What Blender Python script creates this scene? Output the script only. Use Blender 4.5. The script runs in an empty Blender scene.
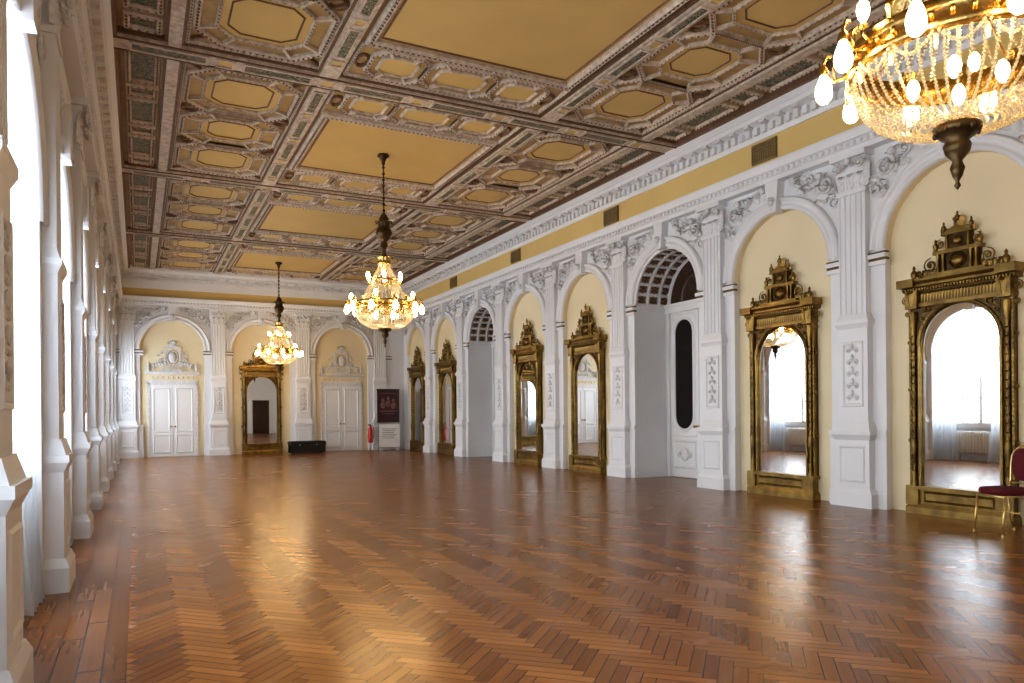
import bpy, math, random
from mathutils import Vector, Matrix, Euler
random.seed(3)
pi=math.pi
sc=bpy.context.scene; COL=sc.collection

# ---------------------------------------------------------------- dimensions
W=9.5; LX=-0.69; D=28.0; BAY=2.958; Y0=5.81; YMIN=Y0-2.5*BAY; CZ=6.5; H=1.44
MODC=[2.5,8.15,13.8,19.45,25.1]; MP=5.65; CXC=4.4

# ---------------------------------------------------------------- mesh builder
class MB:
    def __init__(s): s.v=[];s.f=[];s.m=[];s.s=[]
    def add(s,vs,fs,m=0,sm=False):
        b=len(s.v); s.v.extend([tuple(p) for p in vs])
        for f in fs:
            s.f.append([b+i for i in f]); s.m.append(m); s.s.append(sm)
    def merge(s,o,M=None,m=None):
        b=len(s.v)
        if M is None: s.v.extend(o.v)
        else: s.v.extend([tuple(M@Vector(p)) for p in o.v])
        for f,mm,ss in zip(o.f,o.m,o.s):
            s.f.append([b+i for i in f]); s.m.append(mm if m is None else m); s.s.append(ss)
    def box(s,x0,x1,y0,y1,z0,z1,m=0):
        s.add([(x0,y0,z0),(x1,y0,z0),(x1,y1,z0),(x0,y1,z0),(x0,y0,z1),(x1,y0,z1),(x1,y1,z1),(x0,y1,z1)],
              [(0,3,2,1),(4,5,6,7),(0,1,5,4),(1,2,6,5),(2,3,7,6),(3,0,4,7)],m)
    def frus(s,a,b,y1,z0,z1,m=0):
        (ax,ay),(bx,by)=a,b
        s.add([(-ax,ay,z0),(ax,ay,z0),(ax,y1,z0),(-ax,y1,z0),(-bx,by,z1),(bx,by,z1),(bx,y1,z1),(-bx,y1,z1)],
              [(0,3,2,1),(4,5,6,7),(0,1,5,4),(1,2,6,5),(2,3,7,6),(3,0,4,7)],m)
    def prism(s,pts,y0,y1,m=0):
        n=len(pts)
        vs=[(x,y0,z) for x,z in pts]+[(x,y1,z) for x,z in pts]
        fs=[list(range(n)),list(range(2*n-1,n-1,-1))]+[(i,(i+1)%n,n+(i+1)%n,n+i) for i in range(n)]
        s.add(vs,fs,m)
    def prismz(s,pts,z0,z1,m=0):
        n=len(pts)
        vs=[(x,y,z0) for x,y in pts]+[(x,y,z1) for x,y in pts]
        fs=[list(range(n)),list(range(2*n-1,n-1,-1))]+[(i,(i+1)%n,n+(i+1)%n,n+i) for i in range(n)]
        s.add(vs,fs,m)
    def extx(s,prof,x0,x1,m=0):
        n=len(prof)
        vs=[(x0,y,z) for y,z in prof]+[(x1,y,z) for y,z in prof]
        fs=[list(range(n)),list(range(2*n-1,n-1,-1))]+[(i,(i+1)%n,n+(i+1)%n,n+i) for i in range(n)]
        s.add(vs,fs,m)
    def lathe(s,prof,c=(0,0,0),n=16,m=0,sm=True,a0=0,a1=2*pi):
        full=abs(a1-a0-2*pi)<1e-6
        k=n if full else n+1
        vs=[]
        for r,z in prof:
            for i in range(k):
                a=a0+(a1-a0)*i/n
                vs.append((c[0]+r*math.cos(a),c[1]+r*math.sin(a),c[2]+z))
        fs=[]
        for j in range(len(prof)-1):
            for i in range(n):
                i2=(i+1)%k if full else i+1
                fs.append((j*k+i,j*k+i2,(j+1)*k+i2,(j+1)*k+i))
        s.add(vs,fs,m,sm)
    def ell(s,c,r,n=8,k=5,m=0,e=1.0):
        def pw(v): return math.copysign(abs(v)**e,v)
        vs=[(c[0],c[1],c[2]-r[2])]
        for j in range(1,k):
            t=-pi/2+pi*j/k
            for i in range(n):
                a=2*pi*i/n
                vs.append((c[0]+r[0]*pw(math.cos(t))*pw(math.cos(a)),c[1]+r[1]*pw(math.cos(t))*pw(math.sin(a)),c[2]+r[2]*pw(math.sin(t))))
        vs.append((c[0],c[1],c[2]+r[2]))
        fs=[(0,1+(i+1)%n,1+i) for i in range(n)]
        for j in range(k-2):
            for i in range(n):
                fs.append((1+j*n+i,1+j*n+(i+1)%n,1+(j+1)*n+(i+1)%n,1+(j+1)*n+i))
        b=1+(k-2)*n; t=len(vs)-1
        fs+=[(b+i,b+(i+1)%n,t) for i in range(n)]
        s.add(vs,fs,m,True)
    def octa(s,c,r,m=0):
        x,y,z=c
        s.add([(x+r,y,z),(x-r,y,z),(x,y+r,z),(x,y-r,z),(x,y,z+r),(x,y,z-r)],
              [(0,2,4),(2,1,4),(1,3,4),(3,0,4),(2,0,5),(1,2,5),(3,1,5),(0,3,5)],m)
    def tube(s,pts,rad,n=6,m=0,closed=False):
        pts=[Vector(p) for p in pts]; N=len(pts)
        if not hasattr(rad,'__len__'): rad=[rad]*N
        vs=[];prev=None
        for i,p in enumerate(pts):
            if closed: t=pts[(i+1)%N]-pts[i-1]
            else: t=pts[min(i+1,N-1)]-pts[max(i-1,0)]
            if t.length<1e-9: t=Vector((0,0,1))
            t.normalize()
            if prev is None:
                up=Vector((0,1,0)) if abs(t.y)<.9 else Vector((1,0,0))
            else: up=prev
            a=(up-t*up.dot(t)); 
            if a.length<1e-6: a=Vector((1,0,0))-t*t.x
            a.normalize(); b=t.cross(a); prev=a
            for k in range(n):
                q=2*pi*k/n
                vs.append(tuple(p+a*(rad[i]*math.cos(q))+b*(rad[i]*math.sin(q))))
        fs=[]
        M=N if closed else N-1
        for i in range(M):
            j=(i+1)%N
            for k in range(n):
                fs.append((i*n+k,i*n+(k+1)%n,j*n+(k+1)%n,j*n+k))
        if not closed:
            fs.append(list(range(n))[::-1]); fs.append([(N-1)*n+k for k in range(n)])
        s.add(vs,fs,m,True)
    def loop(s,pts,prof,mp,m=0,sm=False):
        N=len(pts); offs=[]
        for i in range(N):
            p0=pts[i-1];p1=pts[i];p2=pts[(i+1)%N]
            d1=(p1[0]-p0[0],p1[1]-p0[1]);d2=(p2[0]-p1[0],p2[1]-p1[1])
            l1=math.hypot(*d1);l2=math.hypot(*d2)
            n1=(d1[1]/l1,-d1[0]/l1);n2=(d2[1]/l2,-d2[0]/l2)
            bx,by=n1[0]+n2[0],n1[1]+n2[1]; q=max(.3,1+n1[0]*n2[0]+n1[1]*n2[1])
            offs.append((bx/q,by/q))
        vs=[];K=len(prof)
        for i in range(N):
            for o,h in prof:
                vs.append(mp(pts[i][0]+offs[i][0]*o,pts[i][1]+offs[i][1]*o,h))
        fs=[]
        for i in range(N):
            j=(i+1)%N
            for k in range(K-1):
                fs.append((i*K+k,j*K+k,j*K+k+1,i*K+k+1))
        s.add(vs,fs,m,sm)
    def arch(s,cx,cz,prof,n=24,m=0,a0=0,a1=pi):
        K=len(prof);vs=[];fs=[]
        for i in range(n+1):
            a=a0+(a1-a0)*i/n
            for r,y in prof: vs.append((cx+r*math.cos(a),y,cz+r*math.sin(a)))
        for i in range(n):
            for k in range(K-1):
                fs.append((i*K+k,(i+1)*K+k,(i+1)*K+k+1,i*K+k+1))
        s.add(vs,fs,m,True)
    def mesh(s,name,mats,normals=True):
        me=bpy.data.meshes.new(name); me.from_pydata(s.v,[],s.f)
        for mt in mats: me.materials.append(mt)
        me.polygons.foreach_set('material_index',s.m); me.polygons.foreach_set('use_smooth',s.s)
        if normals:
            import bmesh
            bm=bmesh.new(); bm.from_mesh(me); bmesh.ops.recalc_face_normals(bm,faces=bm.faces); bm.to_mesh(me); bm.free()
        me.update(); return me

def obj(name,me,loc=(0,0,0),rz=0,parent=None,label=None,cat=None,kind=None,group=None):
    o=bpy.data.objects.new(name,me); COL.objects.link(o)
    o.location=loc; o.rotation_euler=(0,0,rz)
    if parent: o.parent=parent
    if label: o['label']=label
    if cat: o['category']=cat
    if kind: o['kind']=kind
    if group: o['group']=group
    return o
def copy_tree(root,loc,rz=None):
    c=root.copy(); c.location=loc
    if rz is not None: c.rotation_euler=(0,0,rz)
    COL.objects.link(c)
    def rec(src,dst):
        for ch in src.children:
            k=ch.copy(); k.parent=dst; COL.objects.link(k); rec(ch,k)
    rec(root,c); return c

# ---------------------------------------------------------------- materials
def mat(name,col,rough=.5,metal=0,var=.12,scale=4,bump=0,bscale=30,col2=None,spec=.5,ao=0):
    m=bpy.data.materials.new(name); m.use_nodes=True; nt=m.node_tree; N=nt.nodes; L=nt.links
    b=N['Principled BSDF']; b.inputs['Roughness'].default_value=rough; b.inputs['Metallic'].default_value=metal
    b.inputs['Specular IOR Level'].default_value=spec
    tc=N.new('ShaderNodeTexCoord'); nz=N.new('ShaderNodeTexNoise'); nz.inputs['Scale'].default_value=scale; nz.inputs['Detail'].default_value=5
    L.new(tc.outputs['Object'],nz.inputs['Vector'])
    r=N.new('ShaderNodeValToRGB'); r.color_ramp.elements[0].position=.3; r.color_ramp.elements[1].position=.7
    c2=col2 or tuple(c*(1-var) for c in col)
    r.color_ramp.elements[0].color=(*c2,1); r.color_ramp.elements[1].color=(*col,1)
    L.new(nz.outputs['Fac'],r.inputs['Fac']); L.new(r.outputs['Color'],b.inputs['Base Color'])
    if bump:
        n2=N.new('ShaderNodeTexNoise'); n2.inputs['Scale'].default_value=bscale; n2.inputs['Detail'].default_value=4
        L.new(tc.outputs['Object'],n2.inputs['Vector'])
        bp=N.new('ShaderNodeBump'); bp.inputs['Strength'].default_value=bump; bp.inputs['Distance'].default_value=.02
        L.new(n2.outputs['Fac'],bp.inputs['Height']); L.new(bp.outputs['Normal'],b.inputs['Normal'])
    return m
M_white=mat('white_plaster',(.79,.80,.82),.45,var=.06,scale=1.5)
M_stucco=mat('white_stucco',(.80,.80,.81),.5,var=.28,scale=18,bump=.4,bscale=40)
M_cream=mat('cream_plaster',(.82,.71,.48),.6,var=.06,scale=1)
M_yellow=mat('yellow_plaster',(.73,.53,.21),.55,var=.08,scale=1.2)
M_ceil=mat('ceiling_ochre',(.46,.30,.12),.6,var=.25,scale=5)
M_cpanel=mat('ceiling_yellow_panel',(.62,.42,.15),.55,var=.1,scale=1.4)
M_mould=mat('ceiling_moulding',(.70,.58,.46),.5,var=.45,scale=12,bump=.3,bscale=50)
M_cgold=mat('ceiling_gilt_brown',(.24,.13,.07),.45,metal=.1,var=.5,scale=25,bump=.5,bscale=60)
M_gold=mat('old_gilt',(.31,.20,.055),.36,metal=.78,scale=5,bump=.12,bscale=50,col2=(.12,.07,.02))
M_brass=mat('brass',(.70,.46,.16),.25,metal=1,var=.4,scale=12,bump=.2)
M_dbronze=mat('dark_bronze',(.10,.06,.022),.35,metal=.8,var=.5,scale=12)
M_mirror=mat('silvered_glass',(.88,.89,.89),.015,metal=1,var=0)
M_door=mat('door_white_paint',(.80,.80,.80),.3,var=.05,scale=2)
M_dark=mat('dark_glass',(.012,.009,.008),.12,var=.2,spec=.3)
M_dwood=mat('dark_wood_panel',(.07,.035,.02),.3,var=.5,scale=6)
M_imp=mat('impost_brown',(.16,.09,.04),.5,var=.3,scale=20)
M_red=mat('red_velvet',(.13,.006,.014),.8,var=.3,scale=20)
M_cgilt=mat('chair_gilt_metal',(.72,.52,.2),.3,metal=.9,var=.2)
M_black=mat('black_case',(.012,.012,.014),.45,var=.3)
M_steel=mat('steel',(.5,.5,.5),.3,metal=1,var=.1)
M_fire=mat('red_enamel',(.55,.015,.01),.3,var=.1)
M_maroon=mat('poster_maroon',(.08,.02,.025),.4,col2=(.02,.01,.015),scale=3)
M_pmut=mat('poster_muted_rose',(.26,.13,.11),.5,var=.4,scale=8)
M_pale=mat('poster_pale',(.90,.90,.89),.5,var=.05)
M_ink=mat('poster_ink',(.25,.22,.22),.5,var=.2)
M_rad=mat('radiator_enamel',(.80,.79,.77),.35,var=.05)
M_vent=mat('vent_brass',(.30,.21,.09),.5,metal=.2,var=.3)

def floral():
    m=bpy.data.materials.new('floral_inlay'); m.use_nodes=True; nt=m.node_tree;N=nt.nodes;L=nt.links
    b=N['Principled BSDF']; b.inputs['Roughness'].default_value=.55
    tc=N.new('ShaderNodeTexCoord'); w=N.new('ShaderNodeTexNoise'); w.inputs['Scale'].default_value=9; w.inputs['Detail'].default_value=1; w.inputs['Distortion'].default_value=2.2
    L.new(tc.outputs['Object'],w.inputs['Vector'])
    r=N.new('ShaderNodeValToRGB'); e=r.color_ramp.elements
    e[0].position=.36;e[0].color=(.03,.045,.03,1); e[1].position=.42;e[1].color=(.42,.37,.25,1)
    for p,c in ((.47,(.04,.065,.04,1)),(.56,(.04,.06,.045,1)),(.6,(.38,.33,.22,1)),(.68,(.22,.07,.045,1))):
        q=e.new(p); q.color=c
    L.new(w.outputs['Fac'],r.inputs['Fac']);L.new(r.outputs['Color'],b.inputs['Base Color']); return m
M_flor=floral()

def crystal():
    m=bpy.data.materials.new('crystal_beads'); m.use_nodes=True; nt=m.node_tree;N=nt.nodes;L=nt.links
    for n in list(N): N.remove(n)
    o=N.new('ShaderNodeOutputMaterial'); t=N.new('ShaderNodeBsdfTransparent'); g=N.new('ShaderNodeBsdfGlossy'); g.inputs['Roughness'].default_value=.15
    g.inputs['Color'].default_value=(1,.97,.9,1)
    tr=N.new('ShaderNodeBsdfTranslucent'); tr.inputs['Color'].default_value=(.92,.88,.72,1); df=N.new('ShaderNodeBsdfDiffuse'); df.inputs['Color'].default_value=(.8,.77,.66,1)
    a=N.new('ShaderNodeMixShader');b=N.new('ShaderNodeMixShader');c=N.new('ShaderNodeMixShader')
    a.inputs[0].default_value=.4;L.new(tr.outputs[0],a.inputs[1]);L.new(df.outputs[0],a.inputs[2])
    b.inputs[0].default_value=.45;L.new(a.outputs[0],b.inputs[1]);L.new(g.outputs[0],b.inputs[2])
    c.inputs[0].default_value=.28;L.new(b.outputs[0],c.inputs[1]);L.new(t.outputs[0],c.inputs[2])
    L.new(c.outputs[0],o.inputs[0]); return m
M_crys=crystal()
def emis(name,col,st):
    m=bpy.data.materials.new(name); m.use_nodes=True; b=m.node_tree.nodes['Principled BSDF']
    b.inputs['Base Color'].default_value=(1,.9,.7,1); b.inputs['Emission Color'].default_value=(*col,1); b.inputs['Emission Strength'].default_value=st
    nz=m.node_tree.nodes.new('ShaderNodeTexNoise'); m.node_tree.links.new(nz.outputs['Fac'],b.inputs['Roughness'])
    return m
M_bulb=emis('lit_bulb_glass',(1,.68,.32),95)
def sheer():
    m=bpy.data.materials.new('sheer_white_voile'); m.use_nodes=True; nt=m.node_tree;N=nt.nodes;L=nt.links
    for n in list(N): N.remove(n)
    o=N.new('ShaderNodeOutputMaterial'); t=N.new('ShaderNodeBsdfTransparent'); t.inputs['Color'].default_value=(.93,.97,1,1)
    tr=N.new('ShaderNodeBsdfTranslucent'); df=N.new('ShaderNodeBsdfDiffuse')
    tr.inputs['Color'].default_value=(.52,.57,.62,1); df.inputs['Color'].default_value=(.88,.90,.94,1)
    a=N.new('ShaderNodeMixShader');c=N.new('ShaderNodeMixShader')
    a.inputs[0].default_value=.4;L.new(tr.outputs[0],a.inputs[1]);L.new(df.outputs[0],a.inputs[2])
    wv=N.new('ShaderNodeTexNoise'); wv.inputs['Scale'].default_value=3; mr=N.new('ShaderNodeMapRange'); mr.inputs[3].default_value=.16; mr.inputs[4].default_value=.32
    L.new(wv.outputs['Fac'],mr.inputs[0]); L.new(mr.outputs[0],c.inputs[0])
    L.new(a.outputs[0],c.inputs[1]);L.new(t.outputs[0],c.inputs[2]);L.new(c.outputs[0],o.inputs[0]); return m
M_sheer=sheer()
def glass():
    m=bpy.data.materials.new('window_glass'); m.use_nodes=True; nt=m.node_tree;N=nt.nodes;L=nt.links
    for n in list(N): N.remove(n)
    o=N.new('ShaderNodeOutputMaterial'); t=N.new('ShaderNodeBsdfTransparent'); g=N.new('ShaderNodeBsdfGlossy'); g.inputs['Roughness'].default_value=.02
    c=N.new('ShaderNodeMixShader'); c.inputs[0].default_value=.08; L.new(t.outputs[0],c.inputs[1]);L.new(g.outputs[0],c.inputs[2]);L.new(c.outputs[0],o.inputs[0]); return m
M_glass=glass()

def floor_mat():
    m=bpy.data.materials.new('herringbone_parquet'); m.use_nodes=True; nt=m.node_tree;N=nt.nodes;L=nt.links
    b=N['Principled BSDF']
    at=N.new('ShaderNodeAttribute'); at.attribute_name='plank'
    sp=N.new('ShaderNodeSeparateColor'); L.new(at.outputs['Color'],sp.inputs[0])
    r=N.new('ShaderNodeValToRGB'); e=r.color_ramp.elements
    e[0].position=0;e[0].color=(.07,.021,.005,1);e[1].position=1;e[1].color=(.58,.28,.075,1)
    for p,c in ((.3,(.14,.045,.010,1)),(.6,(.28,.105,.022,1)),(.82,(.42,.175,.042,1))):
        q=e.new(p); q.color=c
    uv=N.new('ShaderNodeUVMap'); uv.uv_map='grain'
    mp=N.new('ShaderNodeMapping'); mp.inputs['Scale'].default_value=(3,45,1); L.new(uv.outputs[0],mp.inputs[0])
    nz=N.new('ShaderNodeTexNoise'); nz.inputs['Scale'].default_value=1; nz.inputs['Detail'].default_value=5; L.new(mp.outputs[0],nz.inputs['Vector'])
    ad=N.new('ShaderNodeMath');ad.operation='MULTIPLY_ADD';ad.inputs[1].default_value=.18;L.new(nz.outputs['Fac'],ad.inputs[0])
    sb=N.new('ShaderNodeMath');sb.operation='SUBTRACT';sb.inputs[1].default_value=.09;L.new(sp.outputs[0],sb.inputs[0]);L.new(sb.outputs[0],ad.inputs[2])
    L.new(ad.outputs[0],r.inputs['Fac'])
    u2=N.new('ShaderNodeUVMap'); u2.uv_map='edge'; sx=N.new('ShaderNodeSeparateXYZ'); L.new(u2.outputs[0],sx.inputs[0])
    def edge(o,w):
        a=N.new('ShaderNodeMath');a.operation='SUBTRACT';a.inputs[1].default_value=.5;L.new(o,a.inputs[0])
        c=N.new('ShaderNodeMath');c.operation='ABSOLUTE';L.new(a.outputs[0],c.inputs[0])
        g=N.new('ShaderNodeMath');g.operation='GREATER_THAN';g.inputs[1].default_value=.5-w;L.new(c.outputs[0],g.inputs[0]);return g
    g1=edge(sx.outputs[0],.007);g2=edge(sx.outputs[1],.035)
    mx=N.new('ShaderNodeMath');mx.operation='MAXIMUM';L.new(g1.outputs[0],mx.inputs[0]);L.new(g2.outputs[0],mx.inputs[1])
    mc=N.new('ShaderNodeMix');mc.data_type='RGBA';L.new(mx.outputs[0],mc.inputs['Factor']);L.new(r.outputs['Color'],mc.inputs['A']);mc.inputs['B'].default_value=(.05,.015,.004,1)
    L.new(mc.outputs['Result'],b.inputs['Base Color'])
    tc=N.new('ShaderNodeTexCoord'); n3=N.new('ShaderNodeTexNoise'); n3.inputs['Scale'].default_value=1.1;n3.inputs['Detail'].default_value=3; L.new(tc.outputs['Object'],n3.inputs['Vector'])
    mr=N.new('ShaderNodeMapRange');mr.inputs[3].default_value=.21;mr.inputs[4].default_value=.27;L.new(n3.outputs['Fac'],mr.inputs[0])
    a2=N.new('ShaderNodeMath');a2.operation='MULTIPLY_ADD';a2.inputs[1].default_value=.03;L.new(sp.outputs[1],a2.inputs[0]);L.new(mr.outputs[0],a2.inputs[2])
    L.new(a2.outputs[0],b.inputs['Roughness'])
    b.inputs['Specular IOR Level'].default_value=.42; b.inputs['Specular Tint'].default_value=(1,.88,.70,1)
    bp=N.new('ShaderNodeBump');bp.inputs['Strength'].default_value=.03;bp.inputs['Distance'].default_value=.003
    L.new(nz.outputs['Fac'],bp.inputs['Height']);L.new(bp.outputs['Normal'],b.inputs['Normal'])
    return m
M_floor=floor_mat()

# ---------------------------------------------------------------- floor
def clip(poly,x0,x1,y0,y1):
    for ax,val,sg in ((0,x0,1),(0,x1,-1),(1,y0,1),(1,y1,-1)):
        out=[];n=len(poly)
        for i in range(n):
            a=poly[i];b=poly[(i+1)%n];da=(a[ax]-val)*sg;db=(b[ax]-val)*sg
            if da>=0: out.append(a)
            if (da>=0)!=(db>=0):
                t=da/(da-db); out.append((a[0]+(b[0]-a[0])*t,a[1]+(b[1]-a[1])*t))
        poly=out
        if len(poly)<3: return []
    return poly
def build_floor():
    V=[];F=[];C=[];U1=[];U2=[]
    w=.078;n=5;c45=math.cos(pi/4)
    bx0,bx1,by0,by1=LX+.62,W-.45,YMIN+.2,D-.45
    def plank(o,ax,ay,L,wd,orient,rect):
        pts=[o,(o[0]+ax[0]*L,o[1]+ax[1]*L),(o[0]+ax[0]*L+ay[0]*wd,o[1]+ax[1]*L+ay[1]*wd),(o[0]+ay[0]*wd,o[1]+ay[1]*wd)]
        p=clip(pts,*rect)
        if not p: return
        b=len(V); rnd=random.random(); ru=random.random()*30; r2=random.random()
        val=min(1,max(0,.33+.20*rnd+.17*orient))  # orient term paints the wood's direction-dependent sheen into the plank colour
        for q in p:
            V.append((q[0],q[1],0)); dx=q[0]-o[0];dy=q[1]-o[1]
            a=dx*ax[0]+dy*ax[1]; c=dx*ay[0]+dy*ay[1]
            U1.append((a+ru,c+ru*.37)); U2.append((a/L,c/wd)); C.append((val,r2,orient,1))
        F.append(list(range(b,b+len(p))))
    R=lambda x,y:((x-y)*c45+4.4,(x+y)*c45)
    rect=(bx0,bx1,by0,by1)
    imax=int(32/(w*math.sqrt(2)))+130
    for j in range(-20,21):
        for i in range(-imax,imax):
            for k in (0,1):
                if k==0: o=(i*w,(i+2*n*j)*w)
                else: o=((i+1)*w,(i+1+2*n*j)*w)
                wo=R(*o)
                if not (bx0-1<wo[0]<bx1+1 and by0-1<wo[1]<by1+1): continue
                if k==0: ax=(c45,c45);ay=(-c45,c45)
                else: ax=(-c45,c45);ay=(-c45,-c45)
                plank(wo,ax,ay,n*w,w,k,rect)
    def strip(x0,x1,y0,y1,along,cnt):
        if along=='y':
            ww=(x1-x0)/cnt
            for c in range(cnt):
                y=y0-random.random()
                while y<y1:
                    L=1.1; plank((x0+c*ww+ww,y),(0,1),(-1,0),L,ww,random.random()*.3,(x0,x1,y0,y1)); y+=L
        else:
            ww=(y1-y0)/cnt
            for c in range(cnt):
                x=x0-random.random()
                while x<x1:
                    L=1.1; plank((x,y0+c*ww),(1,0),(0,1),L,ww,random.random()*.3,(x0,x1,y0,y1)); x+=L
    strip(LX-.5,bx0,YMIN,D,'y',9); strip(bx1,W+1.0,YMIN,D,'y',12)
    strip(bx0,bx1,by1,D+.15,'x',5); strip(bx0,bx1,YMIN,by0,'x',2)
    me=bpy.data.meshes.new('floor'); me.from_pydata(V,[],F); me.materials.append(M_floor)
    me.uv_layers.new(name='grain'); me.uv_layers.new(name='edge'); me.attributes.new('plank','FLOAT_COLOR','CORNER')
    vi=[l.vertex_index for l in me.loops]
    me.uv_layers['grain'].data.foreach_set('uv',[t for i in vi for t in U1[i]])
    me.uv_layers['edge'].data.foreach_set('uv',[t for i in vi for t in U2[i]])
    me.attributes['plank'].data.foreach_set('color',[t for i in vi for t in C[i]])
    me.update()
    obj('floor',me,kind='structure',label='polished honey-brown herringbone parquet floor')
build_floor()

# ---------------------------------------------------------------- shared shapes
def leaf_mb(h,w,curl,m=0,nz=6):
    b=MB();vs=[]
    for j in range(nz+1):
        t=j/nz
        z=h*min(1.1,math.sin(min(t,.8)/.8*pi/2)-(max(0,t-.8))*1.1)
        y=-curl*t**2.2
        ww=w*.5*math.sin(pi*(.18+.74*t))*(1+.18*(j%2))
        vs+=[(-ww,y+.15*w,z),(-ww*.5,y,z),(0,y-.12*w,z*1.02),(ww*.5,y,z),(ww,y+.15*w,z)]
    fs=[]
    for j in range(nz):
        for i in range(4): fs.append((j*5+i,j*5+i+1,(j+1)*5+i+1,(j+1)*5+i))
    b.add(vs,fs,m,True); return b
def scroll(b,cx,cz,y,R,sgn=1,a0=0,turns=1.4,th=.02,m=0,n=22):
    pts=[];rad=[]
    for i in range(n):
        t=i/(n-1); r=R*(1-t)**.9+.12*R*t; a=a0+sgn*turns*2*pi*t
        pts.append((cx+r*math.cos(a),y-.4*th*math.sin(t*pi),cz+r*math.sin(a))); rad.append(th*(.5+1.0*t))
    b.tube(pts,rad,5,m)
    b.ell((cx,y-th*.6,cz),(th*1.6,th*1.4,th*1.6),6,4,m)

def flutes(hw,yf,yb,n=5):
    pts=[(-hw,yb),(-hw,yf)]
    g=2*hw/n; 
    for i in range(n):
        x0=-hw+i*g+g*.2; x1=-hw+(i+1)*g-g*.2
        for k in range(5):
            a=pi*k/4; pts.append(((x0+x1)/2-(x1-x0)/2*math.cos(a),yf+ (x1-x0)*.5*math.sin(a)))
    pts+=[(hw,yf),(hw,yb)]
    return pts

def pilaster_mesh(imp=True):
    b=MB(); wall=0.03
    if imp:
        b.box(-.485,.485,-.045,wall,0,.22); b.box(-.475,.475,-.03,wall,.22,1.05); b.box(-.485,.485,-.05,wall,1.05,1.12)
    b.box(-.35,.35,-.19,wall,0,.2); b.frus((.35,-.19),(.30,-.16),wall,.2,.27)
    b.box(-.29,.29,-.15,wall,.27,.98)
    b.loop([(-.2,.38),(.2,.38),(.2,.88),(-.2,.88)],[(-.02,0),(0,.015),(.02,0)],lambda u,v,h:(u,-.15-h,v))
    b.frus((.29,-.15),(.335,-.19),wall,.98,1.06); b.box(-.34,.34,-.195,wall,1.06,1.12)
    b.frus((.31,-.17),(.27,-.13),wall,1.12,1.25)
    b.box(-.25,.25,-.115,wall,1.25,2.62)
    pts=[(-.15,1.5),(.15,1.5),(.15,2.4),(-.15,2.4)]
    b.loop(pts,[(-.02,0),(-.005,.02),(.02,.02),(.03,0)],lambda u,v,h:(u,-.115-h,v))
    for k in range(5):
        z=1.6+k*.175
        scroll(b,-.06,z,-.12,.05,1,0,1.2,.011,1,12); scroll(b,.06,z,-.12,.05,-1,pi,1.2,.011,1,12)
        b.ell((0,-.13,z+.07),(.03,.02,.05),6,4,1)
    b.frus((.25,-.115),(.285,-.15),wall,2.62,2.69); b.box(-.285,.285,-.15,wall,2.69,2.74); b.frus((.27,-.14),(.23,-.105),wall,2.74,2.84)
    b.prismz(flutes(.225,-.11,wall),2.84,4.62)
    b.box(-.25,.25,-.13,wall,4.60,4.66)
    b.frus((.2,-.09),(.25,-.14),wall,4.66,5.12)
    for x in (-.16,0,.16): b.merge(leaf_mb(.24,.15,.09,1),Matrix.Translation((x,-.1,4.66)))
    for x in (-.22,-.08,.08,.22): b.merge(leaf_mb(.38,.14,.13,1),Matrix.Translation((x,-.09,4.68)))
    for sx in (-1,1):
        scroll(b,sx*.2,5.02,-.18,.085,sx,pi/2,1.5,.02,1,16)
    b.ell((0,-.19,5.08),(.05,.04,.06),8,5,1)
    b.box(-.30,.30,-.21,wall,5.12,5.2)
    if imp:
      for sx in (-1,1):
        x0,x1=(.225,.50) if sx>0 else (-.50,-.225)
        b.box(x0,x1,-.05,wall,3.50,3.56); b.box(x0-.0,x1,-.07,wall,3.60,3.66); b.box(x0,x1,-.04,wall,3.56,3.60,2); b.box(x0,x1,-.05,wall,3.66,3.69,2)
    return b.mesh('pilaster',[M_white,M_stucco,M_imp])
PIL=pilaster_mesh(); PILL=pilaster_mesh(False)
tn=[0]
def trim(me,loc,rz,label):
    tn[0]+=1
    return obj('trim_%d'%tn[0],me,loc,rz,kind='structure',label=label)

def place(side,s,off=0,z=0):
    if side=='R': return (W-off,s,z),-pi/2
    if side=='L': return (LX+off,s,z),pi/2
    return (s,D-off,z),0

RI=1.02;RO=1.22;SP=3.72
def archtrim_mesh():
    b=MB()
    b.arch(0,SP,[(RI,.02),(RI,-.06),(RI+.06,-.06),(RI+.07,-.045),(RI+.13,-.045),(RI+.14,-.08),(RO-.015,-.09),(RO,-.05),(RO,.02)],32)
    b.prism([(-.09,SP+RI-.05),(.09,SP+RI-.05),(.14,5.2),(-.14,5.2)],-.16,0.02)
    scroll(b,0,SP+RI+.12,-.17,.08,1,0,1.3,.022,1,14); b.merge(leaf_mb(.22,.16,.07,1),Matrix.Translation((0,-.16,SP+RI-.02)))
    rnd=random.Random(5)
    for sx in (-1,1):
        scroll(b,sx*.98,4.9,-.04,.17,sx,pi/2,1.5,.026,1); scroll(b,sx*.68,5.05,-.04,.10,-sx,-pi/2,1.4,.02,1)
        scroll(b,sx*1.13,4.60,-.04,.11,-sx,0,1.4,.02,1); scroll(b,sx*.42,5.1,-.04,.065,sx,pi/2,1.3,.016,1)
        b.ell((sx*.86,-.06,5.06),(.07,.05,.06),8,5,1)
        for k in range(24):
            a=math.radians(rnd.uniform(36,78)); r=rnd.uniform(1.27,1.5)
            x=r*math.cos(a);z=SP+r*math.sin(a)
            if z>5.14: z=5.12
            R=Matrix.Translation((sx*x,-.02,z))@Matrix.Rotation(rnd.uniform(-1.6,1.6),4,'Y')
            b.merge(leaf_mb(.15,.10,.10,1,4),R)
    return b.mesh('arch_trim',[M_white,M_stucco])
ARCH=archtrim_mesh()

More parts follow.
